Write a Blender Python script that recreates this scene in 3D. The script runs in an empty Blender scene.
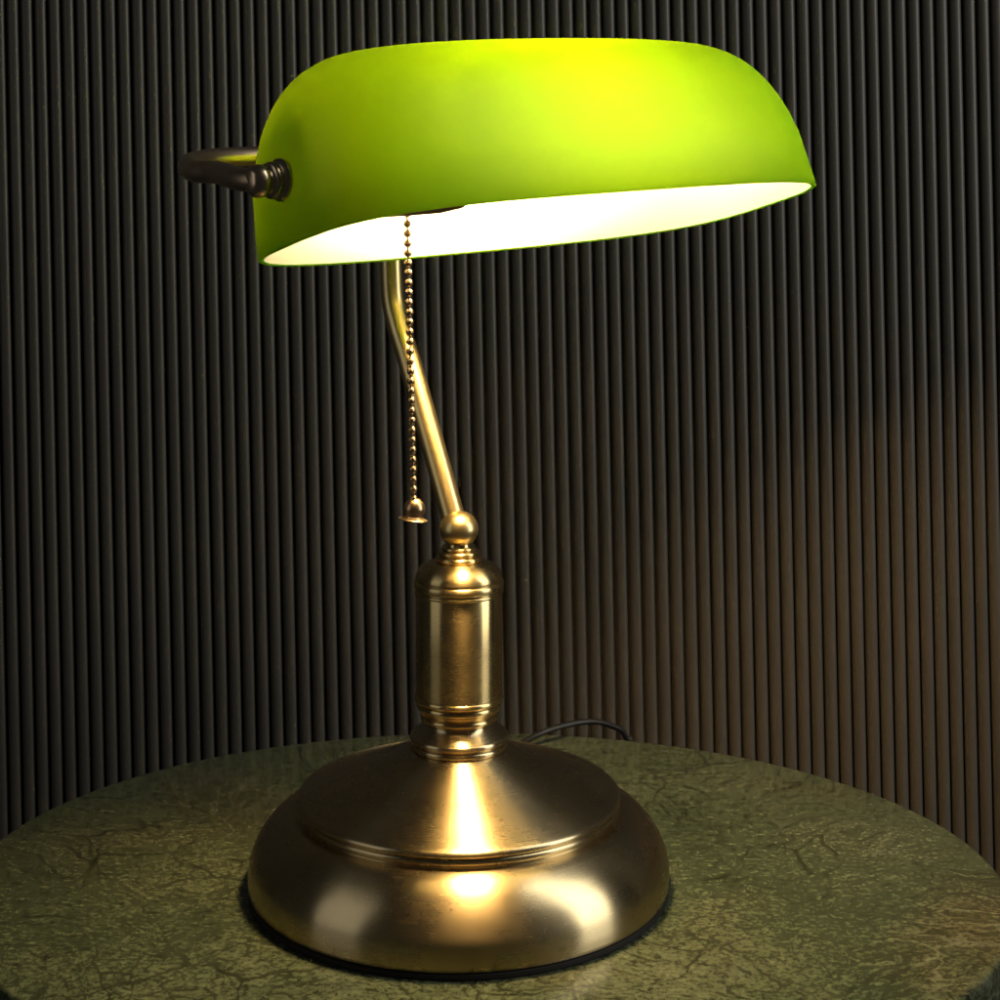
import bpy, bmesh, math, random
from mathutils import Vector, Matrix, Euler

S = bpy.context.scene
COL = S.collection
PI = math.pi
rnd = random.Random(4)

# ------------------------------------------------------------------ helpers
def obj(name, bm, mat, parent=None, smooth=True, sharp=None):
    me = bpy.data.meshes.new(name)
    bm.normal_update()
    bm.to_mesh(me); bm.free()
    o = bpy.data.objects.new(name, me)
    COL.objects.link(o)
    for m in (mat if isinstance(mat, (list, tuple)) else [mat]):
        me.materials.append(m)
    if smooth:
        for p in me.polygons: p.use_smooth = True
        if sharp: me.set_sharp_from_angle(angle=math.radians(sharp))
    if parent: o.parent = parent
    return o

def lathe(prof, n=128, bm=None, M=None, close_top=False, close_bottom=False):
    """surface of revolution about z; prof = [(r, z)] bottom to top"""
    bm = bm or bmesh.new()
    rings = []
    for r, z in prof:
        ring = []
        for i in range(n):
            a = 2*PI*i/n
            v = Vector((r*math.cos(a), r*math.sin(a), z))
            ring.append(bm.verts.new(M @ v if M else v))
        rings.append(ring)
    for k in range(len(rings)-1):
        A, B = rings[k], rings[k+1]
        for i in range(n):
            j = (i+1) % n
            bm.faces.new((A[i], A[j], B[j], B[i]))
    if close_bottom: bm.faces.new(rings[0][::-1])
    if close_top: bm.faces.new(rings[-1])
    return bm

def smooth_prof(pts, k=6):
    """Catmull-Rom through (r, z) points"""
    out = []
    n = len(pts)
    for i in range(n-1):
        p0 = pts[max(i-1, 0)]; p1 = pts[i]; p2 = pts[i+1]; p3 = pts[min(i+2, n-1)]
        for s in range(k):
            t = s/k
            q = []
            for c in range(len(p1)):
                a = 2*p1[c]; b = p2[c]-p0[c]
                cc = 2*p0[c]-5*p1[c]+4*p2[c]-p3[c]; d = -p0[c]+3*p1[c]-3*p2[c]+p3[c]
                q.append(0.5*(a+b*t+cc*t*t+d*t**3))
            out.append(tuple(q))
    out.append(tuple(pts[-1]))
    return out

def bead(r, z, h, d, k=8):
    """a half-round bead of height h and depth d standing out of radius r, centred at z"""
    return [(r+d*math.cos(PI*(s/k-.5)), z+h/2*math.sin(PI*(s/k-.5))) for s in range(k+1)]

def tube(path, r, n=20, bm=None, caps=True):
    bm = bm or bmesh.new()
    P = [Vector(p) for p in path]
    rad = r if isinstance(r, (list, tuple)) else [r]*len(P)
    T = []
    for i in range(len(P)):
        a = P[max(i-1, 0)]; b = P[min(i+1, len(P)-1)]
        T.append((b-a).normalized())
    up = Vector((0, 0, 1)) if abs(T[0].z) < .9 else Vector((1, 0, 0))
    N = (up - T[0]*up.dot(T[0])).normalized()
    rings = []
    for i, p in enumerate(P):
        N = (N - T[i]*N.dot(T[i])).normalized()
        B = T[i].cross(N)
        rings.append([bm.verts.new(p + rad[i]*(N*math.cos(2*PI*j/n) + B*math.sin(2*PI*j/n))) for j in range(n)])
    for k in range(len(rings)-1):
        for i in range(n):
            j = (i+1) % n
            bm.faces.new((rings[k][i], rings[k][j], rings[k+1][j], rings[k+1][i]))
    if caps:
        bm.faces.new(rings[0][::-1]); bm.faces.new(rings[-1])
    return bm

def sphere(bm, c, r, n=12, m=8, sz=1.0):
    M = Matrix.Translation(c)
    prof = [(max(r*math.sin(PI*k/m), 1e-6), -sz*r*math.cos(PI*k/m)) for k in range(m+1)]
    return lathe(prof, n, bm, M)

class NT:
    def __init__(s, name):
        s.m = bpy.data.materials.new(name); s.m.use_nodes = True
        s.t = s.m.node_tree; s.t.nodes.clear()
        s.out = s.n('ShaderNodeOutputMaterial')
    def n(s, typ, **kw):
        nd = s.t.nodes.new(typ)
        for k, v in kw.items():
            if k in nd.inputs.keys(): nd.inputs[k].default_value = v
            else: setattr(nd, k, v)
        return nd
    def l(s, a, b): s.t.links.new(a, b)
    def ramp(s, fac, stops, interp='LINEAR'):
        r = s.n('ShaderNodeValToRGB'); r.color_ramp.interpolation = interp
        e = r.color_ramp.elements
        while len(e) < len(stops): e.new(.5)
        for q, (p, c) in zip(e, stops):
            q.position = p; q.color = (*c, 1) if len(c) == 3 else c
        s.l(fac, r.inputs[0]); return r
    def math(s, op, a, b=None):
        m = s.n('ShaderNodeMath', operation=op)
        for i, x in enumerate((a, b)):
            if x is None: continue
            if isinstance(x, (int, float)): m.inputs[i].default_value = x
            else: s.l(x, m.inputs[i])
        return m.outputs[0]
    def mix(s, fac, a, b, mode='MIX'):
        m = s.n('ShaderNodeMix', data_type='RGBA', blend_type=mode)
        for sock, x in ((m.inputs[0], fac), (m.inputs[6], a), (m.inputs[7], b)):
            if hasattr(x, 'links'): s.l(x, sock)
            else: sock.default_value = x if isinstance(x, (int, float)) else (*x, 1)
        return m.outputs[2]

# ------------------------------------------------------------------ materials
def brass(name, col, dark, rough, aniso=.55, lathe_marks=True, patina=.5):
    M = NT(name)
    P = M.n('ShaderNodeBsdfPrincipled', Metallic=1.0)
    tc = M.n('ShaderNodeTexCoord')
    big = M.n('ShaderNodeTexNoise', Scale=38.0, Detail=5.0, Roughness=.6)
    M.l(tc.outputs['Object'], big.inputs['Vector'])
    patch = M.ramp(big.outputs[0], [(.38, (0, 0, 0)), (.68, (1, 1, 1))])
    fine = M.n('ShaderNodeTexNoise', Scale=1.0, Detail=3.0)
    if lathe_marks:          # brushing that runs round the turned parts
        sep = M.n('ShaderNodeSeparateXYZ'); M.l(tc.outputs['Object'], sep.inputs[0])
        rr = M.math('SQRT', M.math('ADD', M.math('MULTIPLY', sep.outputs[0], sep.outputs[0]), M.math('MULTIPLY', sep.outputs[1], sep.outputs[1])))
        ang = M.math('ARCTAN2', sep.outputs[1], sep.outputs[0])
        cb = M.n('ShaderNodeCombineXYZ')
        M.l(M.math('MULTIPLY', rr, 2600.0), cb.inputs[0])
        M.l(M.math('MULTIPLY', sep.outputs[2], 2600.0), cb.inputs[1])
        M.l(M.math('MULTIPLY', ang, 1.6), cb.inputs[2])
        M.l(cb.outputs[0], fine.inputs['Vector'])
        tg = M.n('ShaderNodeTangent', direction_type='RADIAL', axis='Z')
        M.l(tg.outputs[0], P.inputs['Tangent'])
        P.inputs['Anisotropic'].default_value = aniso; P.inputs['Anisotropic Rotation'].default_value = .25
    else:
        fine.inputs['Scale'].default_value = 900
        M.l(tc.outputs['Object'], fine.inputs['Vector'])
    c = M.mix(M.math('MULTIPLY', patch.outputs[0], patina), col, dark)
    M.l(c, P.inputs['Base Color'])
    r = M.math('ADD', M.math('MULTIPLY', fine.outputs[0], .045 if lathe_marks else .03), rough-.02)
    r = M.math('ADD', r, M.math('MULTIPLY', patch.outputs[0], .05))
    M.l(r, P.inputs['Roughness'])
    b = M.n('ShaderNodeBump', Strength=.03 if lathe_marks else .015, Distance=.0002)
    M.l(fine.outputs[0], b.inputs['Height']); M.l(b.outputs[0], P.inputs['Normal'])
    M.l(P.outputs[0], M.out.inputs[0])
    return M.m

BRASS = brass('antique_brass', (.50, .395, .225), (.40, .31, .17), .25, .9, True, .25)
BRASS_COL = brass('column_brass', (.57, .43, .20), (.46, .34, .15), .25, .92, True, .08)
BRASS_TUBE = brass('tube_brass', (.62, .49, .24), (.52, .40, .18), .30, 0, False)
DARK_BRASS = brass('dark_bronze', (.60, .45, .31), (.42, .30, .20), .27, 0, False)
COPPER = brass('aged_chain', (.56, .39, .22), (.42, .29, .16), .30, 0, False)

def simple(name, col, rough, spec=.5, bump=0, bscale=200):
    M = NT(name)
    P = M.n('ShaderNodeBsdfPrincipled', Roughness=rough)
    P.inputs['Specular IOR Level'].default_value = spec
    tc = M.n('ShaderNodeTexCoord')
    nz = M.n('ShaderNodeTexNoise', Scale=bscale, Detail=4.0)
    M.l(tc.outputs['Object'], nz.inputs['Vector'])
    M.l(M.mix(nz.outputs[0], [x*.8 for x in col], [x*1.2 for x in col]), P.inputs['Base Color'])
    if bump:
        b = M.n('ShaderNodeBump', Strength=bump, Distance=.0005)
        M.l(nz.outputs[0], b.inputs['Height']); M.l(b.outputs[0], P.inputs['Normal'])
    M.l(P.outputs[0], M.out.inputs[0])
    return M.m

RUBBER = simple('black_rubber', (.008, .007, .006), .6, .3)
CORD = simple('black_cord', (.006, .0055, .005), .45, .35)
SOCKET = simple('brown_socket', (.035, .016, .010), .4, .4)

def glass_outer():
    M = NT('green_cased_glass')
    P = M.n('ShaderNodeBsdfPrincipled', Roughness=.45)
    P.inputs['Base Color'].default_value = (.020, .27, .003, 1)
    P.inputs['Specular IOR Level'].default_value = .2
    tc = M.n('ShaderNodeTexCoord')
    nz = M.n('ShaderNodeTexNoise', Scale=26.0, Detail=3.0)
    M.l(tc.outputs['Object'], nz.inputs['Vector'])
    T = M.n('ShaderNodeBsdfTranslucent')
    M.l(M.mix(nz.outputs[0], (.515, .88, .002), (.57, .95, .004)), T.inputs[0])
    mx = M.n('ShaderNodeMixShader'); mx.inputs[0].default_value = .29
    M.l(P.outputs[0], mx.inputs[1]); M.l(T.outputs[0], mx.inputs[2])
    M.l(mx.outputs[0], M.out.inputs[0])
    return M.m
def glass_inner():
    M = NT('white_cased_glass')
    P = M.n('ShaderNodeBsdfPrincipled', Roughness=.3)
    P.inputs['Base Color'].default_value = (.52, .53, .51, 1)
    T = M.n('ShaderNodeBsdfTranslucent'); T.inputs[0].default_value = (.9, .9, .84, 1)
    mx = M.n('ShaderNodeMixShader'); mx.inputs[0].default_value = .24
    M.l(P.outputs[0], mx.inputs[1]); M.l(T.outputs[0], mx.inputs[2])
    M.l(mx.outputs[0], M.out.inputs[0])
    return M.m
G_OUT, G_IN = glass_outer(), glass_inner()

def bulb_mat(strength, col):
    M = NT('lit_bulb')
    e = M.n('ShaderNodeEmission', Strength=strength); e.inputs[0].default_value = (*col, 1)
    M.l(e.outputs[0], M.out.inputs[0])
    return M.m
BULB = bulb_mat(420.0, (1.0, .66, .29))

def wall_mat():
    M = NT('charcoal_ribs')
    P = M.n('ShaderNodeBsdfPrincipled')
    P.inputs['Specular IOR Level'].default_value = .4
    tc = M.n('ShaderNodeTexCoord')
    mp = M.n('ShaderNodeMapping'); mp.inputs['Scale'].default_value = (90, 90, 5)
    M.l(tc.outputs['Object'], mp.inputs[0])
    nz = M.n('ShaderNodeTexNoise', Scale=1.0, Detail=5.0, Roughness=.65)
    M.l(mp.outputs[0], nz.inputs['Vector'])
    M.l(M.mix(nz.outputs[0], (.045, .0395, .0325), (.068, .060, .050)), P.inputs['Base Color'])
    M.l(M.math('ADD', M.math('MULTIPLY', nz.outputs[0], .15), .32), P.inputs['Roughness'])
    M.l(P.outputs[0], M.out.inputs[0])
    return M.m

def marble_mat():
    M = NT('green_marble')
    P = M.n('ShaderNodeBsdfPrincipled')
    tc = M.n('ShaderNodeTexCoord')
    # domain warp
    w = M.n('ShaderNodeTexNoise', Scale=9.0, Detail=4.0)
    M.l(tc.outputs['Object'], w.inputs['Vector'])
    add = M.n('ShaderNodeVectorMath', operation='MULTIPLY_ADD')
    M.l(w.outputs['Color'], add.inputs[0]); add.inputs[1].default_value = (.09, .09, 0); M.l(tc.outputs['Object'], add.inputs[2])
    mp = M.n('ShaderNodeMapping'); mp.inputs['Rotation'].default_value = (0, 0, .18); mp.inputs['Scale'].default_value = (1, 1.15, 1)
    M.l(add.outputs[0], mp.inputs[0]); V = mp.outputs[0]
    big = M.n('ShaderNodeTexNoise', Scale=11.0, Detail=6.0, Roughness=.62); M.l(V, big.inputs['Vector'])
    base = M.ramp(big.outputs[0], [(.30, (.032, .044, .026)), (.45, (.050, .066, .039)), (.58, (.070, .084, .050)), (.75, (.100, .118, .078))])
    # rusty patches
    ru = M.n('ShaderNodeTexNoise', Scale=7.0, Detail=4.0); M.l(tc.outputs['Object'], ru.inputs['Vector'])
    rum = M.ramp(ru.outputs[0], [(.55, (0, 0, 0)), (.75, (.4, .4, .4))])
    c = M.mix(rum.outputs[0], base.outputs[0], (.11, .070, .028))
    # pale streaky flakes
    mp2 = M.n('ShaderNodeMapping'); mp2.inputs['Scale'].default_value = (170, 290, 1); mp2.inputs['Rotation'].default_value = (0, 0, .12)
    M.l(add.outputs[0], mp2.inputs[0])
    fl = M.n('ShaderNodeTexNoise', Scale=1.0, Detail=7.0, Roughness=.72); M.l(mp2.outputs[0], fl.inputs['Vector'])
    flm = M.ramp(fl.outputs[0], [(.52, (0, 0, 0)), (.72, (.6, .6, .6))])
    c = M.mix(flm.outputs[0], c, (.155, .175, .118))
    dk = M.ramp(fl.outputs[0], [(.32, (1, 1, 1)), (.48, (0, 0, 0))])
    c = M.mix(dk.outputs[0], c, (.012, .015, .006))
    # net of dark veins
    for sc, wd, amt in ((22, .024, .9), (60, .04, .8), (160, .07, .6), (9, .010, .95)):
        vo = M.n('ShaderNodeTexVoronoi', feature='DISTANCE_TO_EDGE', Scale=float(sc)); M.l(V, vo.inputs['Vector'])
        gate = M.n('ShaderNodeTexNoise', Scale=sc*.6, Detail=3.0); M.l(V, gate.inputs['Vector'])
        g = M.ramp(gate.outputs[0], [(.42, (0, 0, 0)), (.62, (1, 1, 1))])
        vr = M.ramp(vo.outputs['Distance'], [(0, (1, 1, 1)), (wd, (0, 0, 0))])
        f = M.math('MULTIPLY', M.math('MULTIPLY', vr.outputs[0], g.outputs[0]), amt)
        c = M.mix(f, c, (.010, .011, .005))
    # few pale veins
    vo = M.n('ShaderNodeTexVoronoi', feature='DISTANCE_TO_EDGE', Scale=46.0); M.l(add.outputs[0], vo.inputs['Vector'])
    vr = M.ramp(vo.outputs['Distance'], [(0, (1, 1, 1)), (.035, (0, 0, 0))])
    f = M.math('MULTIPLY', M.math('MULTIPLY', vr.outputs[0], rum.outputs[0]), 1.6)
    c = M.mix(f, c, (.22, .23, .16))
    sp_ = M.n('ShaderNodeTexNoise', Scale=420.0, Detail=3.0, Roughness=.7); M.l(tc.outputs['Object'], sp_.inputs['Vector'])
    spr = M.ramp(sp_.outputs[0], [(.36, (.36, .37, .36)), (.62, (1.0, 1.02, 1.0))])
    c = M.mix(1.0, c, spr.outputs[0], 'MULTIPLY')
    M.l(c, P.inputs['Base Color'])
    P.inputs['Roughness'].default_value = .15
    P.inputs['Specular IOR Level'].default_value = .35
    bp = M.n('ShaderNodeBump', Strength=.06, Distance=.0006)
    M.l(fl.outputs[0], bp.inputs['Height']); M.l(bp.outputs[0], P.inputs['Normal'])
    M.l(P.outputs[0], M.out.inputs[0])
    return M.m

# ------------------------------------------------------------------ ribbed wall
WALL_Y = .295
PITCH = 13.85/1920*(.8+WALL_Y)
def build_wall():
    bm = bmesh.new()
    half, z0, z1 = 1.0, -.55, .75
    n = int(2*half/PITCH)
    prof = []
    for i in range(n):
        x0 = -half+i*PITCH
        g = PITCH*.07
        prof.append((x0, .0035)); prof.append((x0+g, .0035))
        wd = PITCH-2*g; m = 12
        for k in range(m+1):
            u = -1+2*k/m
            prof.append((x0+g+wd*(k/m), -.0030*math.sqrt(max(0, 1-abs(u)**2.2))))
        prof.append((x0+PITCH-g, .0035))
    lo = [bm.verts.new((x, y, z0)) for x, y in prof]
    hi = [bm.verts.new((x, y, z1)) for x, y in prof]
    for i in range(len(prof)-1):
        bm.faces.new((lo[i], lo[i+1], hi[i+1], hi[i]))
    # back and ends, so that the panel has a thickness
    q = [bm.verts.new(p) for p in ((prof[0][0], .02, z0), (prof[-1][0], .02, z0), (prof[-1][0], .02, z1), (prof[0][0], .02, z1))]
    bm.faces.new(q[::-1])
    bm.faces.new((q[0], lo[0], hi[0], q[3])); bm.faces.new((lo[-1], q[1], q[2], hi[-1]))
    o = obj('ribbed_wall', bm, wall_mat(), sharp=40)
    o.location = (.017, WALL_Y, 0); o.rotation_euler = (0, math.radians(-1.25), 0)
    o['label'] = 'dark charcoal wall of narrow vertical ribs behind the lamp'
    o['category'] = 'wall'
build_wall()

# ------------------------------------------------------------------ marble table
def build_table():
    bm = bmesh.new()
    A, B, n, th, r = .2194, .1828, 240, .024, .003
    levels = []
    for k in range(7):
        a = PI/2*k/6
        levels.append((-r*(1-math.sin(a)), -r*(1-math.cos(a))))       # (inset, z) of the eased upper edge
    rings = []
    prof = [(-r*(1-math.cos(PI/2*k/5)), -th+r-r*math.sin(PI/2*k/5)) for k in range(5, -1, -1)]
    prof += [(-r*(1-math.cos(PI/2*k/5)), -r+r*math.sin(PI/2*k/5)) for k in range(0, 6)]
    for ins, z in prof:
        rings.append([bm.verts.new(((A+ins)*math.cos(2*PI*i/n), (B+ins)*math.sin(2*PI*i/n), z)) for i in range(n)])
    for k in range(len(rings)-1):
        for i in range(n):
            j = (i+1) % n
            bm.faces.new((rings[k][i], rings[k][j], rings[k+1][j], rings[k+1][i]))
    bm.faces.new(rings[0][::-1]); bm.faces.new(rings[-1])
    o = obj('marble_table', bm, marble_mat(), sharp=35)
    o.location = (.0098, .0127, 0); o.rotation_euler = (0, 0, -.0617)
    o['label'] = 'round side table top of veined olive green marble under the brass lamp'
    o['category'] = 'table'
build_table()

# ------------------------------------------------------------------ banker's lamp
lamp = bpy.data.objects.new('desk_lamp', None); COL.objects.link(lamp)
lamp.empty_display_size = .05
lamp['label'] = 'antique brass desk lamp with a glowing green glass shade and bead pull chain'
lamp['category'] = 'lamp'

# base: turned and spun brass
bp = [(.0855, .0028), (.0866, .0031)]
bp += smooth_prof([(.0871, .0042), (.0873, .0085), (.0864, .0148), (.0834, .0215), (.0788, .0273), (.0738, .0312), (.0700, .0328), (.0680, .0331)])
bp += [(.0668, .0330), (.0661, .0334), (.0660, .0342)] + bead(.0661, .0357, .0026, .0009) + [(.0661, .0371)]
bp += smooth_prof([(.0667, .0376), (.0670, .0386), (.0664, .0397), (.0645, .0406), (.0610, .0418), (.054, .0442), (.044, .0480), (.034, .0520), (.027, .0551), (.0215, .0578), (.0195, .0586)])
base = obj('base', lathe(bp, 192, close_bottom=True), BRASS, lamp, sharp=50)
obj('rubber_pad', lathe([(.080, .0), (.0862, .0), (.0869, .0006), (.0869, .0022), (.0862, .0026), (.080, .0026)], 192), RUBBER, lamp, sharp=40)

cp = [(.019, .0584)] + bead(.0196, .0598, .0024, .0008) + [(.0194, .0612)] + bead(.0196, .0629, .003, .0010)
cp += smooth_prof([(.0192, .0646), (.0172, .0658), (.0152, .0672), (.0142, .0684), (.0140, .0694)])
obj('collar', lathe(cp, 128), BRASS, lamp, sharp=50)

kp = [(.0136, .0690), (.0150, .0697)] + bead(.0152, .0712, .0026, .0010) + smooth_prof([(.0158, .0727), (.0166, .0737), (.0171, .0747)], 4)
kp += bead(.0171, .0762, .0026, .0007) + [(.0174, .0776)] + bead(.0178, .0792, .0026, .0008) + [(.0181, .0806), (.0181, .0812)]
kp += [(.0181, .10), (.0181, .1222)] + bead(.0180, .1231, .0014, .0006) + [(.0180, .1242)] + bead(.0180, .1262, .0034, .0009)
kp += smooth_prof([(.0180, .1282), (.0181, .1292), (.0176, .1310), (.0160, .1331), (.0135, .1346), (.0110, .1353), (.0098, .1355)])
kp += bead(.0088, .1367, .0022, .0008) + [(.0084, .1380)] + bead(.0078, .1392, .0018, .0008) + [(.0072, .1402)] + bead(.0066, .1411, .0014, .0006) + [(.0054, .1420), (.005, .1432)]
obj('column', lathe(kp, 128, close_top=True), BRASS_COL, lamp, sharp=50)

bm = bmesh.new(); sphere(bm, (0, 0, .1488), .0081, 48, 28, .92)
obj('ball_joint', bm, BRASS_TUBE, lamp)

YAW = math.radians(38.5)
U = Vector((math.cos(YAW), math.sin(YAW), 0)); B = Vector((-math.sin(YAW), math.cos(YAW), 0))
def L(u, s, z): return U*u + B*s + Vector((0, 0, z))
CAMX, CAMZ, F, D0 = .01708, .32752, 1920.1, .8
def zpx(y, depth): return CAMZ - (y-100)/F*depth
arm_px = [(454.5, 524), (452, 514), (432.5, 446), (416.5, 391), (407, 358), (398, 330), (391.5, 303), (389.5, 275), (389, 240), (390, 200)]
path = []
for x, y in arm_px:
    t = (459-x)/F
    s = t*D0/(.6225-.7826*t)
    path.append(L(0, s, zpx(y, D0+.7826*s)))
path.append(L(0, .0505, .3035))
obj('arm', tube(smooth_prof([tuple(p) for p in path], 8), .0050, 24), BRASS_TUBE, lamp)

# shade frame (fitted pose)
SH = Matrix.Translation((.0385, -.0374, .2790)) @ Matrix.Rotation(YAW, 4, 'Z') @ Matrix.Rotation(-.0230, 4, 'Y') @ Matrix.Rotation(-.2780, 4, 'X')
A_, B_, H_, E_, N1, N2, M1, M2 = .1237, .0562, .0702, .0729, 3.44, 2.07, .5185, .3562
def sp(x, n): return math.copysign(abs(x)**(2/n), x)
def shade_ring(s, off, n=224):
    nn = N1+(N2-N1)*(1-s)
    hl = (A_-off)-(E_-off*.3)*(1-max(s, 1e-6)**M2); hw = (B_-off)*max(s, 1e-6)**M1
    z = (H_-off)*math.sqrt(max(0, 1-s*s))
    out = []
    for i in range(n):
        a = 2*PI*i/n
        out.append(SH @ Vector((hl*sp(math.cos(a), nn), hw*sp(math.sin(a), nn), z)))
    return out
def build_shade():
    bm = bmesh.new()
    qs = [1-(k/44) for k in range(44)] + [.008]
    def shell(off, flip, mi):
        rings = [[bm.verts.new(p) for p in shade_ring(q**2.6 if q < 1 else 1.0, off)] for q in qs]
        n = len(rings[0])
        for k in range(len(rings)-1):
            for i in range(n):
                j = (i+1) % n
                f = (rings[k][i], rings[k][j], rings[k+1][j], rings[k+1][i])
                bm.faces.new(f[::-1] if flip else f).material_index = mi
        R_ = rings[-1]
        for i in range(n//2):
            a, b, c, d = R_[i], R_[(i+1) % n], R_[(n-i-1) % n], R_[(n-i) % n]
            vs = []
            for v in (a, b, c, d):
                if v not in vs: vs.append(v)
            if len(vs) >= 3:
                bm.faces.new(vs[::-1] if flip else vs).material_index = mi
        return rings[0]
    o_ = shell(0, False, 0); i_ = shell(.0022, True, 1)
    n = len(o_)
    # rounded lip
    mid = [bm.verts.new((o_[i].co+i_[i].co)/2 + (SH.to_3x3() @ Vector((0, 0, -.0006)))) for i in range(n)]
    for i in range(n):
        j = (i+1) % n
        bm.faces.new((o_[j], o_[i], mid[i], mid[j])).material_index = 0
        bm.faces.new((mid[j], mid[i], i_[i], i_[j])).material_index = 0
    bmesh.ops.remove_doubles(bm, verts=bm.verts, dist=1e-6)
    bmesh.ops.recalc_face_normals(bm, faces=bm.faces)
    return obj('shade', bm, [G_OUT, G_IN], lamp)
build_shade()

# pivot knobs on both ends of the shade, and the yoke that carries them
WK = .0235
sk = math.sqrt(1-(WK/H_)**2)
uk = A_-E_*(1-sk**M2)
def knob(sign):
    c = SH @ Vector((sign*uk, 0, WK))
    ax = (SH.to_3x3() @ Vector((sign, 0, 0))).normalized()
    q = ax.to_track_quat('Z', 'Y').to_matrix().to_4x4()
    prof = [(.001, -.001), (.0074, -.001), (.0078, .0004), (.0078, .0014), (.0070, .0024), (.0062, .0030)] + bead(.0060, .0044, .0026, .0008) \
        + [(.0052, .0062)] + smooth_prof([(.0050, .0070), (.0058, .0084), (.0060, .0100), (.0054, .0120), (.0040, .0136), (.0015, .0143)], 4)
    o = obj('pivot_knob', lathe(prof, 48, M=Matrix.Translation(c) @ q, close_top=True, close_bottom=True), DARK_BRASS, lamp, sharp=50)
    return c + ax*.0100
kl = knob(-1); kr = knob(1)
def to_l(p): return (p.dot(U), p.dot(B), p.z)
ul, sl, zl = to_l(kl); ur, sr, zr = to_l(kr)
YZ = .3035
ypts = [(ul, sl, zl), (ul-.0012, sl+.012, zl+.0005), (ul+.004, sl+.036, zl+.002), (-.1215, .006, .3005), (-.112, .0265, .3025), (-.090, .0425, .3038), (-.055, .0495, YZ+.0005), (0, .0505, YZ),
        (.055, .0495, YZ+.0005), (.090, .0425, .3038), (.112, .0265, .3028), (.1215, .006, .3020), (ur-.004, sr+.036, zr-.001), (ur+.0012, sr+.012, zr), (ur, sr, zr)]
obj('yoke', tube([tuple(L(*p)) for p in smooth_prof(ypts, 8)], .0043, 24), DARK_BRASS, lamp)
bm = bmesh.new(); sphere(bm, L(0, .0505, YZ), .0066, 32, 18)
obj('yoke_joint', bm, BRASS_TUBE, lamp)

# socket, bulb and an added light-blocking disc inside the shade
def along(u0, v0, w0, prof, n=48):
    q = Matrix.Rotation(PI/2, 4, 'Y')            # lathe z -> +u
    return lathe(prof, n, M=SH @ Matrix.Translation((u0, v0, w0)) @ q, close_top=True, close_bottom=True)
SV, SW = .0, .036
sk_bm = along(-.088, SV, SW, [(.004, 0), (.0120, .0006), (.0135, .003), (.0135, .036), (.0130, .038), (.0125, .054), (.004, .0545)])
q_ = SH @ Matrix.Translation((-.0900, .0, .0142)) @ Matrix.Rotation(PI/2, 4, 'Y')
lathe([(.002, 0), (.0066, .0008), (.0072, .003), (.0072, .036), (.0060, .046), (.002, .0465)], 32, sk_bm, q_, True, True)
lathe([(.002, 0), (.0170, .0004), (.0178, .0012), (.0170, .0020), (.002, .0024)], 40, sk_bm, SH @ Matrix.Translation((-.0450, SV+.002, .0265)) @ Matrix.Rotation(PI/2, 4, 'Y'), True, True)  # added disc, blocks bulb light from the shade's lower left end
lathe([(.005, 0), (.005, .022)], 24, sk_bm, SH @ Matrix.Translation((-.070, 0, .012)), True, True)
obj('lamp_socket_and_baffle', sk_bm, SOCKET, lamp, sharp=40)
bpf = [(.010, 0), (.011, .008)] + smooth_prof([(.0120, .014), (.0150, .028), (.0178, .040), (.0182, .047), (.0160, .057), (.0100, .064), (.001, .0665)], 6)
obj('light_bulb', along(-.0415, SV+.004, SW+.0118, bpf), BULB, lamp)

# bead pull chain with its bell
def px(x, y, depth):
    return Vector((CAMX+(x-500)/F*depth, depth-D0, CAMZ-(y-100)/F*depth))
CD = .735
top, bot = px(407, 214, CD), px(413.6, 499, CD)
bm = bmesh.new()
nb = 30
for k in range(nb):
    p = top.lerp(bot, k/(nb-1))
    sphere(bm, p, .00150, 12, 8)
tube([top+Vector((0, 0, .02)), top, bot], .00035, 6, bm)
chain = obj('pull_chain', bm, COPPER, lamp)
bc = px(414.2, 511, CD)
K_ = 1.22
bell = [(r*K_, z*K_) for r, z in smooth_prof([(.0006, .0040), (.0017, .0036), (.0028, .0025), (.0033, .0008), (.0030, -.0010), (.0030, -.0018), (.0046, -.0026)], 5)[::-1]]
inner = [(r*K_, z*K_) for r, z in [(.0043, -.0029), (.0032, -.0023), (.0022, -.0010)]]
obj('pull_bell', lathe(inner[::-1]+bell, 40, M=Matrix.Translation(bc) @ Matrix.Rotation(.12, 4, 'Y') @ Matrix.Rotation(-.05, 4, 'X'), close_top=True, close_bottom=True), COPPER, chain)

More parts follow.
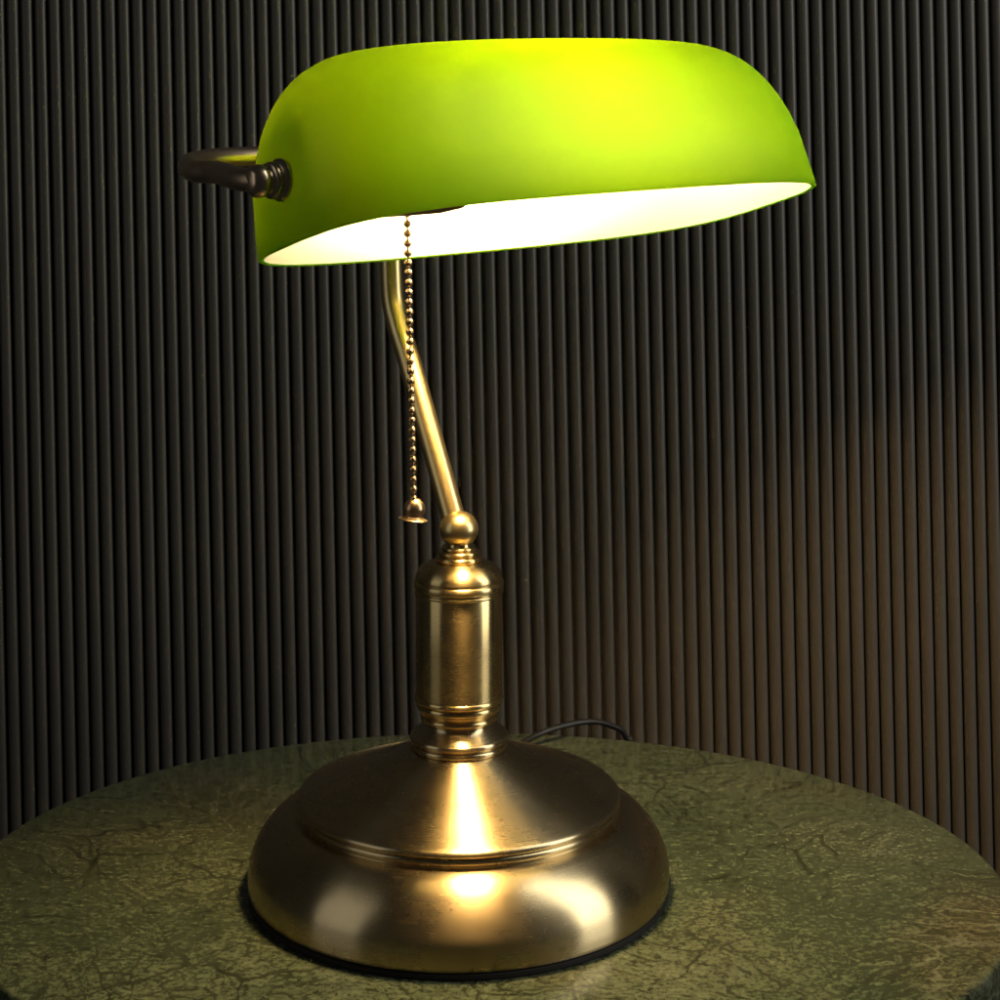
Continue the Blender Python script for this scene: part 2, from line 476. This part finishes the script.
# power cord: leaves the back of the base, arches up and drops over the far table edge
cpts = [(-.010, .084, .0075), (.004, .120, .0030), (.017, .148, .0024), (.0245, .158, .0040), (.0348, .172, .0056), (.0478, .182, .0070), (.0636, .192, .0064), (.0754, .200, .0015), (.083, .205, -.006), (.0875, .208, -.03), (.090, .210, -.20)]
obj('power_cord', tube(smooth_prof(cpts, 8), .0015, 14), CORD, lamp)

# ------------------------------------------------------------------ light
W = bpy.data.worlds.new('World'); S.world = W; W.use_nodes = True
W.node_tree.nodes['Background'].inputs[0].default_value = (.75, .8, .8, 1)
W.node_tree.nodes['Background'].inputs[1].default_value = .02

def area(name, loc, target, sx, sy, power, col):
    l = bpy.data.lights.new(name, 'AREA'); l.shape = 'RECTANGLE'; l.size = sx; l.size_y = sy
    l.energy = power; l.color = col
    o = bpy.data.objects.new(name, l); COL.objects.link(o)
    o.location = loc
    d = Vector(target)-Vector(loc)
    o.rotation_euler = d.to_track_quat('-Z', 'Y').to_euler()
    return o
area('softbox_right', (1.06, -.27, .80), (0, .1, .20), .50, 1.8, 13.0, (1, 1, .93))
area('softbox_left', (-1.05, -.52, .50), (0, .1, .10), .60, 1.1, .95, (1, .99, .92))

# ------------------------------------------------------------------ camera
cam = bpy.data.cameras.new('camera'); co = bpy.data.objects.new('camera', cam); COL.objects.link(co)
co.location = (CAMX, -D0, CAMZ); co.rotation_euler = (PI/2, 0, 0)
cam.sensor_width = 36; cam.lens = 36*1.9201; cam.shift_x = 0; cam.shift_y = -.40
cam.clip_start = .01; cam.clip_end = 20
S.camera = co

S.render.engine = 'CYCLES'
S.cycles.use_denoising = True
try: S.cycles.denoiser = 'OPENIMAGEDENOISE'
except Exception: pass
S.cycles.max_bounces = 12; S.cycles.diffuse_bounces = 6; S.cycles.glossy_bounces = 6; S.cycles.transmission_bounces = 8
S.cycles.sample_clamp_indirect = 8
vs = S.view_settings
S.display_settings.display_device = 'sRGB'
vs.view_transform = 'Standard'; vs.look = 'None'; vs.exposure = 0; vs.gamma = 1
vs.use_curve_mapping = False
